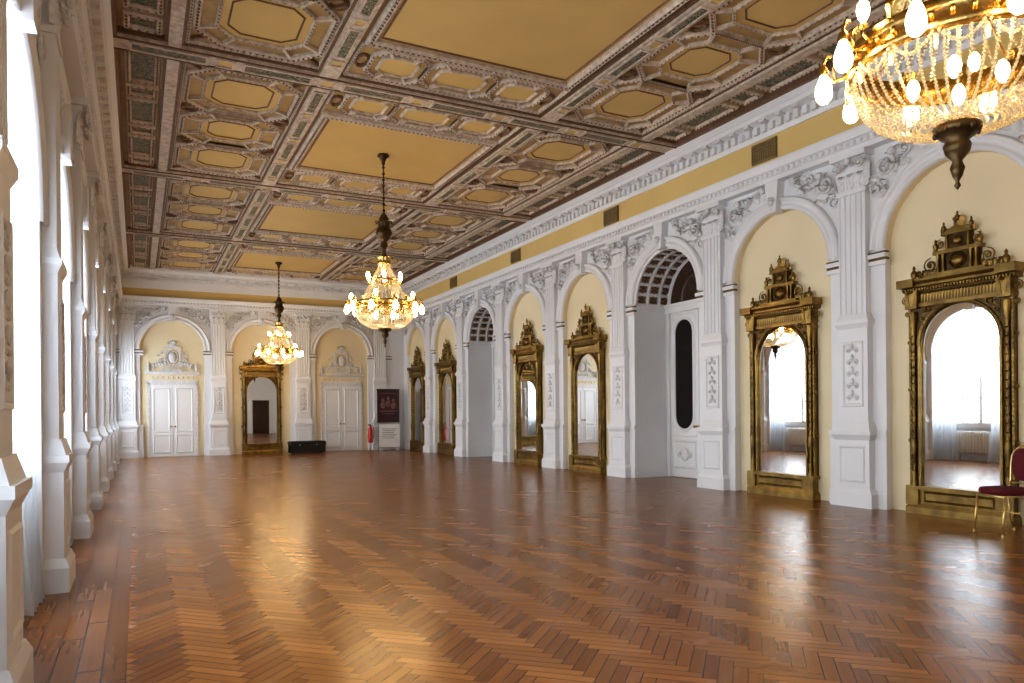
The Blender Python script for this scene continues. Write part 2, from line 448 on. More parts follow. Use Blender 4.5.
# ---------------------------------------------------------------- walls
def wall_mesh(name,bays,x0,x1,mats):
    b=MB(); bays=sorted(bays); n=24
    cur=x0
    for xc,kd,r,spr,dp in bays:
        a,c=xc-r,xc+r
        b.add([(cur,0,0),(a,0,0),(a,0,CZ),(cur,0,CZ)],[(0,1,2,3)],0)
        arc=[(xc-r*math.cos(pi*i/n),spr+r*math.sin(pi*i/n)) for i in range(n+1)]
        for i in range(n):
            p,q=arc[i],arc[i+1]
            b.add([(p[0],0,p[1]),(q[0],0,q[1]),(q[0],0,CZ),(p[0],0,CZ)],[(0,1,2,3)],0)
            b.add([(p[0],0,p[1]),(q[0],0,q[1]),(q[0],dp,q[1]),(p[0],dp,p[1])],[(0,1,2,3)],0 if kd!='m' else 1,True)
        for xx in (a,c):
            b.add([(xx,0,0),(xx,dp,0),(xx,dp,spr),(xx,0,spr)],[(0,1,2,3)],0)
        if kd=='w':
            sl=.95
            b.add([(a,dp,0),(c,dp,0),(c,dp,sl),(a,dp,sl)],[(0,1,2,3)],0)
            b.box(a,c,dp-.12,dp+.05,sl-.06,sl,0)
        else:
            b.add([(a,dp,0),(c,dp,0)]+[(c,dp,spr)]+[(p[0],dp,p[1]) for p in arc[::-1][1:-1]]+[(a,dp,spr)],[list(range(n+3))],1 if kd=='m' else 0)
        cur=c
    b.add([(cur,0,0),(x1,0,0),(x1,0,CZ),(cur,0,CZ)],[(0,1,2,3)],0)
    return b.mesh(name,mats)
YC=[Y0+BAY*k for k in range(-2,8)]
KR=['m','d','m','m','d','m','m','d','m','m']
WR,WSPR=1.10,3.0
me=wall_mesh('wall_right',[(-y,k,RI,SP,.12 if k=='m' else .95) for y,k in zip(YC,KR)],-D,-YMIN,[M_white,M_cream])
obj('wall_right',me,(W,0,0),-pi/2,kind='structure',label='white plaster arcaded wall with cream niches')
me=wall_mesh('wall_left',[(y,'w',WR,WSPR,.5) for y in YC],YMIN,D,[M_white,M_cream])
obj('wall_left',me,(LX,0,0),pi/2,kind='structure',label='white window wall with tall arched openings')
XB=[1.09,4.05,7.01]
me=wall_mesh('wall_back',[(x,'m',RI,SP,.12) for x in XB],LX,W,[M_white,M_cream])
obj('wall_back',me,(0,D,0),0,kind='structure',label='white plaster end wall with cream arched niches')
b=MB(); b.add([(LX,YMIN,0),(W,YMIN,0),(W,YMIN,CZ),(LX,YMIN,CZ)],[(0,1,2,3)],0)
obj('wall_front',b.mesh('wall_front',[M_white]),kind='structure',label='white plaster end wall')

PY=[Y0+BAY*(k+.5) for k in range(-2,7)]
for y in PY:
    l,r=place('R',y); trim(PIL,l,r,'white fluted pilaster with foliate capital and panelled plinth')
    l,r=place('L',y); o=trim(PILL,l,r,'white fluted pilaster with foliate capital and panelled plinth'); o.scale=(.92,.95,1)
for x in (XB[0]-1.48,XB[0]+1.48,XB[1]+1.48,XB[2]+1.48):
    l,r=place('B',max(x,LX+.37)); trim(PIL,l,r,'white fluted pilaster with foliate capital and panelled plinth')
for y in YC:
    l,r=place('R',y); trim(ARCH,l,r,'white arch moulding with stucco scroll foliage')
for x in XB:
    l,r=place('B',x); trim(ARCH,l,r,'white arch moulding with stucco scroll foliage')
b=MB(); b.arch(0,WSPR,[(WR,.02),(WR,-.03),(WR+.07,-.03),(WR+.08,-.02),(WR+.13,-.05),(WR+.17,-.05),(WR+.17,.02)],28)
for sx in (-1,1):
    scroll(b,sx*.55,4.5,-.03,.22,sx,pi/2,1.5,.03,1); scroll(b,sx*1.0,4.35,-.03,.15,-sx,0,1.5,.024,1)
b.prism([(-.1,WSPR+WR-.05),(.1,WSPR+WR-.05),(.16,4.6),(-.16,4.6)],-.10,.02)
b.loop([(-1.1,4.75),(1.1,4.75),(1.1,5.1),(-1.1,5.1)],[(-.03,0),(0,.03),(.03,0)],lambda u,v,h:(u,-h,v))
WARCH=b.mesh('window_arch_trim',[M_white,M_stucco])
for y in YC:
    l,r=place('L',y); trim(WARCH,l,r,'white moulded surround over arched window')

def entab(L0,L1,ft=6.0):
    b=MB(); w=.03
    b.extx([(w,5.2),(-.17,5.2),(-.17,5.27),(-.2,5.28),(-.2,5.36),(-.24,5.37),(-.27,5.46),(-.27,5.50),(w,5.50)],L0,L1,0)
    b.extx([(w,5.50),(-.10,5.50),(-.10,6.0),(w,6.0)],L0,L1,2)
    b.extx([(w,ft-.02),(-.14,ft-.02),(-.17,6.05),(-.17,6.17),(-.22,6.2),(-.34,6.23),(-.34,6.30),(-.37,6.31),(-.44,6.37),(-.44,6.52),(w,6.52)],L0,L1,0)
    x=L0+.05
    while x<L1-.1:
        b.box(x,x+.09,-.235,-.15,6.05,6.17,0); x+=.17
    x=L0+.1
    while x<L1-.2:
        b.box(x,x+.11,-.33,-.15,6.18,6.25,1); x+=.34
    x=L0+.05
    while x<L1:
        b.ell((x,-.2,5.32),(.035,.03,.04),6,4,1); x+=.11
    return b.mesh('entablature',[M_white,M_stucco,M_yellow])
for sd,a,c,ft in (('R',-D,-YMIN,6.0),('L',YMIN,D,5.9),('B',LX,W,5.80)):
    me=entab(a,c,ft); l,r=place(sd,0); trim(me,l,r,'white dentilled cornice over yellow frieze')

# ---------------------------------------------------------------- ceiling
b=MB(); b.box(LX-.6,W+.2,YMIN-.1,D+.2,CZ,CZ+.1)
obj('ceiling',b.mesh('ceiling',[M_ceil]),kind='structure',label='ochre coffered ceiling with painted panels')
def rectp(hx,hy,cx=0,cy=0): return [(cx-hx,cy-hy),(cx+hx,cy-hy),(cx+hx,cy+hy),(cx-hx,cy+hy)]
def octp(hx,hy,c,cx=0,cy=0): return [(cx-hx+c,cy-hy),(cx+hx-c,cy-hy),(cx+hx,cy-hy+c),(cx+hx,cy+hy-c),(cx+hx-c,cy+hy),(cx-hx+c,cy+hy),(cx-hx,cy+hy-c),(cx-hx,cy-hy+c)]
def circp(rx,ry,cx=0,cy=0,n=16): return [(cx+rx*math.cos(2*pi*i/n),cy+ry*math.sin(2*pi*i/n)) for i in range(n)]
def ceiling_module():
    b=MB(); dn=lambda u,v,h:(u,v,-h)
    HS=.55
    def mould(p,w,h,m=0,beads=True,bs=.08):
        h*=HS
        b.loop(p,[(-w/2,0),(-w/2,h*.6),(-w*.25,h),(w*.1,h*.75),(w*.25,h),(w/2,h*.6),(w/2,0)],dn,m)
        if beads:
            for i in range(len(p)):
                a=p[i];c=p[(i+1)%len(p)];L=math.hypot(c[0]-a[0],c[1]-a[1]);k=max(1,int(L/bs))
                for q in range(k):
                    t=(q+.5)/k; b.octa((a[0]+(c[0]-a[0])*t,a[1]+(c[1]-a[1])*t,-h*.88),min(.024,w*.28),3)
    def strap(a,c,w=.045,h=.05,m=0):
        dx,dy=c[0]-a[0],c[1]-a[1];L=math.hypot(dx,dy);nx,ny=-dy/L*w/2,dx/L*w/2
        b.add([(a[0]+nx,a[1]+ny,0),(a[0]-nx,a[1]-ny,0),(c[0]-nx,c[1]-ny,0),(c[0]+nx,c[1]+ny,0),(a[0]+nx,a[1]+ny,-h),(a[0]-nx,a[1]-ny,-h),(c[0]-nx,c[1]-ny,-h),(c[0]+nx,c[1]+ny,-h)],
              [(4,5,6,7),(0,1,5,4),(1,2,6,5),(2,3,7,6),(3,0,4,7)],m)
    def fill(p,z,m): b.add([(x,y,z) for x,y in p],[list(range(len(p)))],m)
    hw,hl=4.66,MP/2; BH=.11
    def beam(x0,x1,y0,y1): b.box(x0,x1,y0,y1,-BH,0,0)
    beam(-hw,hw,hl-.20,hl+.20)
    b.box(-hw,hw,hl-.25,hl-.20,-.07,0,3); b.box(-hw,hw,hl+.20,hl+.25,-.07,0,3)
    for s2 in (-1,1):
        b.box(-hw,hw,hl+s2*.172-.010,hl+s2*.172+.010,-BH-.02,-BH,3)
        b.box(min(s2*4.60,s2*hw),max(s2*4.60,s2*hw),-hl+.2,hl-.2,-.12,0,3)
    x=-4.45;i=0
    while x<4.3:
        L=.95 if i%2==0 else .22
        if x+L>4.5: break
        b.loop(rectp(L/2,.11,x+L/2,hl),[(-.018,0),(-.018,.025),(.018,.025),(.018,0)],lambda u,v,h:(u,v,-BH-h),0); fill(rectp(L/2,.11,x+L/2,hl),-BH-.006,2 if i%2==0 else 1)
        x+=L+.13; i+=1
    for sx in (-1,1):
        for xc,hwid in ((1.86,.13),(3.92,.08)):
            beam(sx*xc-hwid,sx*xc+hwid,-hl+.20,hl-.20)
            b.box(sx*xc-hwid-.04,sx*xc-hwid,-hl+.20,hl-.20,-.07,0,3); b.box(sx*xc+hwid,sx*xc+hwid+.04,-hl+.20,hl-.20,-.07,0,3)
        y=-hl+.35;i=0
        while y<hl-.4:
            L=.8 if i%2==0 else .16
            if y+L>hl-.25: break
            b.loop(rectp(.075,L/2,sx*1.86,y+L/2),[(-.013,0),(-.013,.02),(.013,.02),(.013,0)],lambda u,v,h:(u,v,-BH-h),0); fill(rectp(.075,L/2,sx*1.86,y+L/2),-BH-.006,2 if i%2==0 else 1)
            y+=L+.12;i+=1
        y=-hl+.32;i=0
        while y<hl-.3:
            L=.98 if i%2==0 else .34
            if y+L>hl-.2: break
            mould(rectp(.19,L/2,sx*4.30,y+L/2),.08,.12,0,True); fill(rectp(.19,L/2,sx*4.30,y+L/2),-.02,2)
            y+=L+.2;i+=1
        cx=sx*2.89
        mould(rectp(.88,2.52,cx,0),.055,.12,0)
        for cy in (-1.62,1.62):
            mould(octp(.80,.84,.34,cx,cy),.085,.12,0); mould(octp(.56,.59,.23,cx,cy),.05,.09,0); fill(octp(.54,.57,.22,cx,cy),-.008,1); mould(octp(.43,.46,.17,cx,cy),.025,.04,3,False)
            for q in (-1,1):
                for p in (-1,1):
                    strap((cx+q*.46,cy+p*.84),(cx+q*.32,cy+p*.58)); strap((cx+q*.80,cy+p*.5),(cx+q*.55,cy+p*.35))
                    strap((cx+q*.86,cy+p*.88),(cx+q*.63,cy+p*.67),.04,.045,3)
        mould(octp(.80,.78,.38,cx,0),.085,.12,0); mould(octp(.50,.50,.21,cx,0),.05,.09,0); fill(octp(.48,.48,.20,cx,0),-.008,1); mould(octp(.37,.37,.15,cx,0),.025,.04,3,False)
        for q in (-1,1):
            for p in (-1,1):
                strap((cx+q*.42,p*.78),(cx+q*.29,p*.50)); strap((cx+q*.80,p*.40),(cx+q*.50,p*.29))
            for ey in (-.78,.78): mould(circp(.12,.12,cx+q*.72,ey,10),.045,.09,3,False)
    mould(rectp(1.56,1.47),.12,.16,0); mould(rectp(1.44,1.35),.035,.05,3,False); fill(rectp(1.50,1.42),-.012,1)
    for sy in (-1,1):
        cy=sy*2.07
        mould(rectp(1.64,.49,0,cy),.045,.1,0,True)
        mould(octp(.56,.42,.2,0,cy),.07,.1,0); mould(octp(.38,.26,.11,0,cy),.04,.07,0,False); fill(octp(.36,.24,.10,0,cy),-.008,1)
        for sx in (-1,1):
            mould(octp(.42,.42,.18,sx*.98,cy),.07,.1,0); mould(octp(.27,.27,.1,sx*.98,cy),.04,.07,0,False); fill(octp(.26,.26,.1,sx*.98,cy),-.008,1)
            mould(circp(.08,.18,sx*1.51,cy,10),.035,.08,3,False)
            for p in (-1,1):
                strap((sx*.36,cy+p*.42),(sx*.25,cy+p*.24)); strap((sx*.74,cy+p*.42),(sx*.83,cy+p*.25)); strap((sx*1.22,cy+p*.42),(sx*1.13,cy+p*.25))
    return b.mesh('ceiling_module',[M_mould,M_cpanel,M_flor,M_cgold])
CM=ceiling_module()
for yc in MODC: trim(CM,(CXC,yc,CZ),0,'coffered ceiling bay with octagons, yellow panel and floral inlays')

# ---------------------------------------------------------------- windows, curtains, radiators, light
def window_mesh():
    b=MB(); y0,y1=.40,.46
    b.arch(0,WSPR,[(WR,y0-.02),(WR-.08,y0-.02),(WR-.08,y1),(WR,y1)],24)
    for sx in (-1,1): b.box(min(sx*WR,sx*(WR-.08)),max(sx*WR,sx*(WR-.08)),y0-.02,y1,.95,WSPR)
    b.box(-.05,.05,y0-.02,y1,.95,WSPR); b.box(-WR,WR,y0-.03,y1,WSPR-.08,WSPR+.03); b.box(-WR,WR,y0-.02,y1,.95,1.04)
    for z in (1.7,2.4): b.box(-WR,WR,y0,y1-.01,z-.02,z+.02)
    for sx in (-1,1): b.box(sx*.5-.02,sx*.5+.02,y0,y1-.01,.95,WSPR)
    for a in (pi/4,pi/2,3*pi/4): b.tube([(0,.43,WSPR),(WR*math.cos(a),.43,WSPR+WR*math.sin(a))],.02,4)
    return b.mesh('window_frame',[M_door])
WF=window_mesh()
b=MB(); n=20
b.add([(-WR,.43,.95),(WR,.43,.95)]+[(WR*math.cos(pi*i/n),.43,WSPR+WR*math.sin(pi*i/n)) for i in range(n+1)],[list(range(n+3))])
WG=b.mesh('glass_pane',[M_glass])
for i,y in enumerate(YC):
    l,r=place('L',y); w=obj('window_%d'%(i+1),WF,l,r,kind='structure',label='tall arched white window with glazing bars')
    obj('glass_pane',WG,(0,0,0),0,parent=w)
def curtain_mesh(sx,seed):
    rd=random.Random(seed); NU,NV=80,30; b=MB(); vs=[]
    ph=rd.uniform(0,6); E=WR-.03
    def inner(z):
        if z>3.2: return .01
        if z>1.3: 
            t=(3.2-z)/1.9; return .01+.46*(t*t*(3-2*t))
        return .47-.08*(1.3-z)/1.3
    for j in range(NV+1):
        v=j/NV
        for i in range(NU+1):
            u=i/NU; xt=E*u; zt=WSPR-.03+math.sqrt(max(0,E**2-xt**2))
            z=.015+v*(zt-.015); xi=inner(z); x=xi+(E-xi)*u
            amp=.024+.018*(1-v)
            y=.08+amp*math.sin(u*30+ph+.5*math.sin(z*1.3))+.012*math.sin(u*67+z*2)-.06*(1-v)**5
            vs.append((sx*x,y,z))
    fs=[]
    for j in range(NV):
        for i in range(NU): fs.append((j*(NU+1)+i,j*(NU+1)+i+1,(j+1)*(NU+1)+i+1,(j+1)*(NU+1)+i))
    b.add(vs,fs,0,True); return b.mesh('curtain',[M_sheer])
CU={(s,k):curtain_mesh(s,k) for s in (-1,1) for k in (0,1)}
def radiator_mesh():
    b=MB()
    for i in range(16):
        x=-.6+i*.08
        b.ell((x,.30,.5),(.032,.07,.32),8,6,0,.4)
    for z in (.25,.75): b.tube([(-.68,.30,z),(.66,.30,z)],.025,8,0)
    for x in (-.55,.55): b.box(x-.03,x+.03,.27,.35,0,.22)
    return b.mesh('radiator',[M_rad])
RAD=radiator_mesh()
for i,y in enumerate(YC):
    l,r=place('L',y)
    for s in (-1,1):
        obj('curtain',CU[(s,i%2)],l,r,label='sheer white floor-length curtain at arched window',cat='curtain',group='sheer window curtains')
    obj('radiator',RAD,l,r,label='white ribbed radiator below window sill',cat='radiator',group='radiators under windows')
    ld=bpy.data.lights.new('daylight','AREA'); ld.shape='RECTANGLE'; ld.size=4.2; ld.size_y=2.4; ld.energy=820; ld.color=(.88,.94,1.0)
    lo=bpy.data.objects.new('daylight',ld); COL.objects.link(lo); lo.location=(LX-.95,y,2.6); lo.rotation_euler=(0,-pi/2,0)
w=bpy.data.worlds.new('World'); sc.world=w; w.use_nodes=True; bg=w.node_tree.nodes['Background']; bg.inputs[0].default_value=(.8,.9,1,1); bg.inputs[1].default_value=2.5

# ---------------------------------------------------------------- gilt wall mirrors
GR=.52; GSP=2.30
def mirror_parts():
    ms=[M_gold,M_dbronze]; CX=.61
    base=MB(); base.box(-.70,.70,-.17,-.0,0,.09); base.frus((.70,-.17),(.66,-.15),0,.09,.14); base.box(-.66,.66,-.13,0,.14,.34); base.box(-.70,.70,-.16,0,.33,.38)
    for x in (-CX,CX): base.box(x-.09,x+.09,-.165,-.1,.12,.34)
    base.loop([(-.45,.18),(.45,.18),(.45,.30),(-.45,.30)],[(-.015,0),(0,.015),(.015,0)],lambda u,v,h:(u,-.13-h,v))
    fr=MB(); n=20; r=GR; sp=GSP; TP=2.90
    arc=[(r*math.cos(pi*i/n),sp+r*math.sin(pi*i/n)) for i in range(n+1)]
    for i in range(n):
        p,q=arc[i],arc[i+1]
        fr.add([(p[0],-.09,p[1]),(q[0],-.09,q[1]),(q[0],-.09,TP),(p[0],-.09,TP)],[(0,1,2,3)],1)
        fr.add([(p[0],-.09,p[1]),(q[0],-.09,q[1]),(q[0],-.02,q[1]),(p[0],-.02,p[1])],[(0,1,2,3)])
    fr.arch(0,sp,[(r-.01,-.09),(r,-.115),(r+.02,-.11),(r+.03,-.125),(r+.045,-.09)],28)
    for i in range(27):
        a=pi*(i+.5)/27; fr.ell(((r+.025)*math.cos(a),-.12,sp+(r+.025)*math.sin(a)),(.010,.010,.010),6,4)
    for sx in (-1,1):
        x=sx*CX
        fr.box(min(sx*r,sx*.675),max(sx*r,sx*.675),-.08,0,.38,TP,1)
        fr.box(min(sx*(r-.005),sx*(r+.025)),max(sx*(r-.005),sx*(r+.025)),-.11,-.07,.38,sp)
        fr.box(min(sx*.655,sx*.68),max(sx*.655,sx*.68),-.10,-.05,.38,TP)
        fr.lathe([(.045,.38),(.045,.43),(.028,.46),(.04,.54),(.02,.62),(.028,.75),(.044,.88),(.046,.95),(.024,1.05),(.018,1.15),(.022,1.5),(.024,1.8),(.018,2.05),(.034,2.12),(.022,2.18),(.024,2.4),(.036,2.55),(.052,2.68),(.052,2.76)],(x,-.105,0),12)
        for k in range(20):
            fr.merge(leaf_mb(.10,.055,.022,0,4),Matrix.Translation((x,-.122,.5+k*.108)))
        for k in range(40): fr.ell((sx*.668,-.10,.43+k*.06),(.010,.010,.014),6,4)
        for z in (1.0,1.7,2.35): scroll(fr,sx*.69,z,-.06,.04,sx,pi/2,1.4,.010)
        scroll(fr,sx*.40,2.79,-.10,.06,-sx,0,1.5,.010); scroll(fr,sx*.26,2.85,-.10,.03,sx,0,1.3,.008); scroll(fr,sx*.48,2.66,-.10,.035,sx,0,1.3,.008)
        for k in range(4): fr.merge(leaf_mb(.08,.05,.025,0,4),Matrix.Translation((sx*(.49-.06*k),-.09,2.70+.04*k))@Matrix.Rotation(-sx*.7,4,'Y'))
    fr.box(-.69,.69,-.13,0,2.82,2.87); fr.box(-.67,.67,-.10,0,2.86,3.04,1)
    for k in range(25): fr.merge(leaf_mb(.13,.045,.025,0,4),Matrix.Translation((-.49+k*.041,-.10,2.88)))
    fr.extx([(0,3.03),(-.12,3.03),(-.14,3.07),(-.18,3.09),(-.18,3.12),(-.21,3.16),(-.21,3.19),(0,3.19)],-.74,.74)
    k=-.73
    while k<.73: fr.box(k,k+.02,-.165,-.10,3.04,3.075); k+=.04
    for sx in (-1,1):
        fr.box(sx*.60-.085,sx*.60+.085,-.17,0,2.80,3.04)
        fr.merge(leaf_mb(.22,.13,.06),Matrix.Translation((sx*.60,-.17,2.82)))
        fr.box(sx*.65-.12,sx*.65+.12,-.23,0,3.09,3.20)
        scroll(fr,sx*.73,2.93,-.08,.06,-sx,pi/2,1.4,.013); scroll(fr,sx*.71,2.74,-.07,.04,-sx,pi/2,1.4,.010)
    cr=MB(); cr.box(-.38,.38,-.15,0,3.19,3.24)
    cr.box(-.27,.27,-.09,-.02,3.24,3.50,1); cr.box(-.31,.31,-.13,-.02,3.48,3.53)
    for x in (-.25,-.18,.18,.25): cr.lathe([(.02,3.24),(.024,3.28),(.016,3.32),(.016,3.43),(.024,3.48)],(x,-.11,0),8)
    cr.ell((0,-.10,3.37),(.09,.04,.08),10,6); cr.loop(circp(.105,.10,0,3.37,16),[(-.012,0),(0,.02),(.012,0)],lambda u,v,h:(u,-.10-h,v))
    cr.box(-.17,.17,-.08,-.02,3.53,3.72,1); cr.ell((0,-.09,3.63),(.065,.03,.055),8,5)
    cr.prism([(-.21,3.72),(.21,3.72),(.17,3.76),(0,3.83),(-.17,3.76)],-.12,-.02)
    for x in (-.14,.14): cr.lathe([(.016,3.53),(.02,3.6),(.014,3.72)],(x,-.09,0),8)
    cr.merge(leaf_mb(.15,.15,.04),Matrix.Translation((0,-.07,3.80)))
    for k in range(7): cr.merge(leaf_mb(.08,.045,.03,0,4),Matrix.Translation((-.20+k*.067,-.09,3.72)))
    for x,z,q in ((-.29,3.53,.75),(.29,3.53,.75),(-.18,3.76,.65),(.18,3.76,.65),(0,3.88,.6),(-.60,3.2,.9),(.60,3.2,.9)):
        cr.lathe([(.045*q,0),(.03*q,.03*q),(.05*q,.07*q),(.045*q,.11*q),(.015*q,.15*q),(.025*q,.18*q),(0,.22*q)],(x,-.09,z),8)
    for sx in (-1,1):
        scroll(cr,sx*.37,3.36,-.08,.10,-sx,pi/2,1.5,.015); scroll(cr,sx*.51,3.25,-.08,.05,-sx,pi/2,1.4,.011); scroll(cr,sx*.24,3.62,-.07,.065,-sx,pi/2,1.4,.012)
        for k in range(4): cr.merge(leaf_mb(.09,.06,.04,0,4),Matrix.Translation((sx*(.32+k*.07),-.08,3.22)))
    gl=MB(); g=r+.01
    gl.add([(-g,-.06,.36),(g,-.06,.36)]+[(g*math.cos(pi*i/n),-.06,sp+g*math.sin(pi*i/n)) for i in range(n+1)],[list(range(n+3))])
    return base.mesh('mirror_base',ms),fr.mesh('mirror_frame',ms),cr.mesh('mirror_crest',ms),gl.mesh('mirror_glass',[M_mirror])
MBs,MFr,MCr,MGl=mirror_parts()
def make_mirror(loc,rz,label):
    e=obj('wall_mirror',None,loc,rz,label=label,cat='mirror',group='gilt pier mirrors')
    obj('base',MBs,parent=e); obj('frame',MFr,parent=e); obj('crest',MCr,parent=e); obj('mirror_glass',MGl,parent=e)
    return e
mm=None
for y,k in zip(YC,KR):
    if k!='m' or y<3: continue
    l,r=place('R',y,-.11)
    if mm is None: mm=make_mirror(l,r,'tall carved dark gilt mirror in arched wall niche')
    else: copy_tree(mm,l,r)
l,r=place('B',XB[1],-.11); q=copy_tree(mm,l,r); q['label']='tall carved gilt mirror between two white double doors'

# ---------------------------------------------------------------- deep doors (right wall)
def stadium(hx,z0,z1,n=8):
    p=[]
    for i in range(n+1): a=pi+pi*i/n; p.append((hx*math.cos(a),z0+hx+hx*math.sin(a)))
    for i in range(n+1): a=pi*i/n; p.append((hx*math.cos(a),z1-hx+hx*math.sin(a)))
    return p
def deep_door():
    dn=lambda u,v,h:(u,-h,v)
    f=MB(); f.box(-1.01,-.90,-.1,0,0,3.6); f.box(.90,1.01,-.1,0,0,3.6); f.box(-1.01,1.01,-.14,0,3.55,3.74)
    f.box(-1.01,1.01,-.18,0,3.68,3.74)
    f.arch(0,SP+.02,[(1.01,0),(1.01,-.08),(.93,-.08),(.93,0)],24)
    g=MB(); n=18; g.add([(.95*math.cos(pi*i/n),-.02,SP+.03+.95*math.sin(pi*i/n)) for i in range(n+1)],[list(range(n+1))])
    g.arch(0,SP+.03,[(.62,-.02),(.60,-.05),(.55,-.05),(.53,-.02)],18,0); g.box(-.025,.025,-.05,-.02,SP+.04,SP+.95,0)
    lf=MB(); lf.box(-.445,.445,-.06,-.01,.01,3.55)
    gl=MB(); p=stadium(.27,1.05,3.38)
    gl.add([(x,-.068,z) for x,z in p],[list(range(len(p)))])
    lf.loop(p,[(0,.05),(.01,.085),(.04,.085),(.06,.06)],dn)
    lf.loop(rectp(.38,1.30,0,2.2),[(-.02,.06),(0,.075),(.02,.06)],dn)
    lf.loop(rectp(.33,.28,0,.5),[(-.03,.06),(0,.085),(.03,.06)],dn)
    lf.ell((0,-.07,.5),(.12,.02,.15),8,5)
    for sx in (-1,1): scroll(lf,sx*.17,.5,-.07,.09,sx,pi/2,1.3,.014)
    kn=MB(); kn.lathe([(0,0),(.03,.005),(.03,.015),(.012,.03),(.012,.05),(.03,.065),(.03,.08),(0,.095)],(0,0,0),10)
    kn.v=[(x,-.06-z,y) for x,y,z in kn.v]
    return f.mesh('frame',[M_door]),g.mesh('fanlight',[M_dwood]),lf.mesh('leaf',[M_door]),gl.mesh('pane',[M_dark]),kn.mesh('knob',[M_brass])
DF,DG,DL,DP,DK=deep_door()
dn_=[0]
def coffers():
    b=MB(); dep=.93; NA=14; ND=3
    R0=RI
    for j in range(ND+1):
        y=.03+dep*j/ND-(.0 if j<ND else .04)
        b.arch(0,SP,[(R0,y-.03),(R0-.05,y-.03),(R0-.05,y+.03),(R0,y+.03)],32,0)
    for i in range(NA+1):
        a=pi*i/NA; da=.03
        vs=[];
        for (rr,aa) in ((R0,a-da),(R0-.05,a-da),(R0-.05,a+da),(R0,a+da)):
            vs.append((rr*math.cos(aa),0.0,SP+rr*math.sin(aa)))
        vs2=[(x,dep,z) for x,y,z in vs]
        b.add(vs+vs2,[(0,1,5,4),(1,2,6,5),(2,3,7,6)],0)
    for i in range(NA):
        a=pi*(i+.5)/NA
        for j in range(ND):
            y=.03+dep*(j+.5)/ND
            c=((R0-.02)*math.cos(a),y,SP+(R0-.02)*math.sin(a)); b.ell(c,(.05,.065,.05),8,5,1)
            for k in range(6):
                q=2*pi*k/6; t=.075*math.cos(q)
                b.ell((c[0]-math.sin(a)*t,y+.075*math.sin(q),c[2]+math.cos(a)*t),(.03,.03,.03),6,4,1)
    b.arch(0,SP,[(R0-.004,0),(R0-.004,dep)],32,2)
    for sx in (-1,1):
        b.box(min(sx*RI,sx*(RI-.04)),max(sx*RI,sx*(RI-.04)),0,.93,3.58,3.7)
        b.box(min(sx*RI,sx*(RI-.03)),max(sx*RI,sx*(RI-.03)),0,.93,0,.3)
    return b.mesh('coffers',[M_white,M_cgold,M_mould])
CF=coffers()
for y,k in zip(YC,KR):
    if k!='d': continue
    dn_[0]+=1
    l,r=place('R',y,-.94); e=obj('door_%d'%dn_[0],DF,l,r,kind='structure',label='white arched double door with dark glazing')
    obj('fanlight',DG,parent=e)
    for s in (-1,1):
        q=obj('leaf',DL,(s*.452,0,0),parent=e); obj('glass_pane',DP,parent=q); obj('knob',DK,(-s*.38,0,1.1),parent=q)
    l,r=place('R',y); trim(CF,l,r,'coffered arch soffit with gilt rosettes')
def end_door():
    dn=lambda u,v,h:(u,-h,v)
    f=MB(); f.box(-.80,-.72,-.08,0,0,2.56); f.box(.72,.80,-.08,0,0,2.56); f.box(-.80,.80,-.08,0,2.5,2.60)
    f.box(-.83,.83,-.10,0,2.60,2.65); f.box(-.76,.76,-.04,0,2.65,2.86,1); f.extx([(0,2.86),(-.08,2.86),(-.14,2.93),(-.14,2.96),(0,2.96)],-.86,.86)
    for k in range(9): f.ell((-.64+k*.16,-.06,2.75),(.035,.02,.05),6,4)
    f.ell((0,-.03,3.46),(.13,.06,.19),12,7); f.loop(circp(.17,.24,0,3.46,18),[(-.02,0),(0,.06),(.02,0)],dn)
    f.box(-.35,.35,-.08,0,2.96,3.03)
    for k in range(7): f.box(-.30+k*.1-.015,-.30+k*.1+.015,-.05,0,3.03,3.16)
    f.box(-.34,.34,-.06,0,3.16,3.19)
    f.prism([(-.30,3.76),(.30,3.76),(.26,3.80),(0,3.92),(-.26,3.80)],-.07,0)
    for sx in (-1,1):
        f.box(sx*.24-.025,sx*.24+.025,-.05,0,3.19,3.76)
        scroll(f,sx*.38,3.34,-.04,.12,sx,pi/2,1.5,.018); scroll(f,sx*.58,3.12,-.04,.09,-sx,pi/2,1.5,.016); scroll(f,sx*.35,3.62,-.04,.07,-sx,0,1.5,.013); scroll(f,sx*.46,3.52,-.04,.05,sx,0,1.5,.011)
        scroll(f,sx*.12,3.98,-.04,.06,sx,0,1.4,.012)
        f.lathe([(.05,2.96),(.035,3.0),(.055,3.1),(.03,3.18),(.014,3.28),(0,3.32)],(sx*.76,-.06,0),10)
        for k in range(5): f.merge(leaf_mb(.13,.08,.06,0,4),Matrix.Translation((sx*(.2+.09*k),-.03,3.2-.02*k))@Matrix.Rotation(sx*.5,4,'Y'))
    for k in range(5):
        f.merge(leaf_mb(.15,.07,.05,0,4),Matrix.Translation((0,-.03,3.90))@Matrix.Rotation(math.radians(-60+30*k),4,'Y'))
    lf=MB(); lf.box(-.355,.355,-.06,-.01,.01,2.5)
    for z0,z1 in ((.15,.75),(.87,2.36)):
        lf.loop(rectp(.25,(z1-z0)/2,0,(z0+z1)/2),[(-.03,.06),(0,.085),(.03,.06)],dn)
    return f.mesh('frame',[M_stucco,M_cream]),lf.mesh('leaf',[M_door])
EF,EL=end_door()
for x in (XB[0],XB[2]):
    dn_[0]+=1
    l,r=place('B',x,-.12); e=obj('door_%d'%dn_[0],EF,l,r,kind='structure',label='white panelled double door under stucco cartouche')
    for s in (-1,1):
        q=obj('leaf',EL,(s*.362,0,0),parent=e); obj('knob',DK,(-s*.30,0,1.05),parent=q)
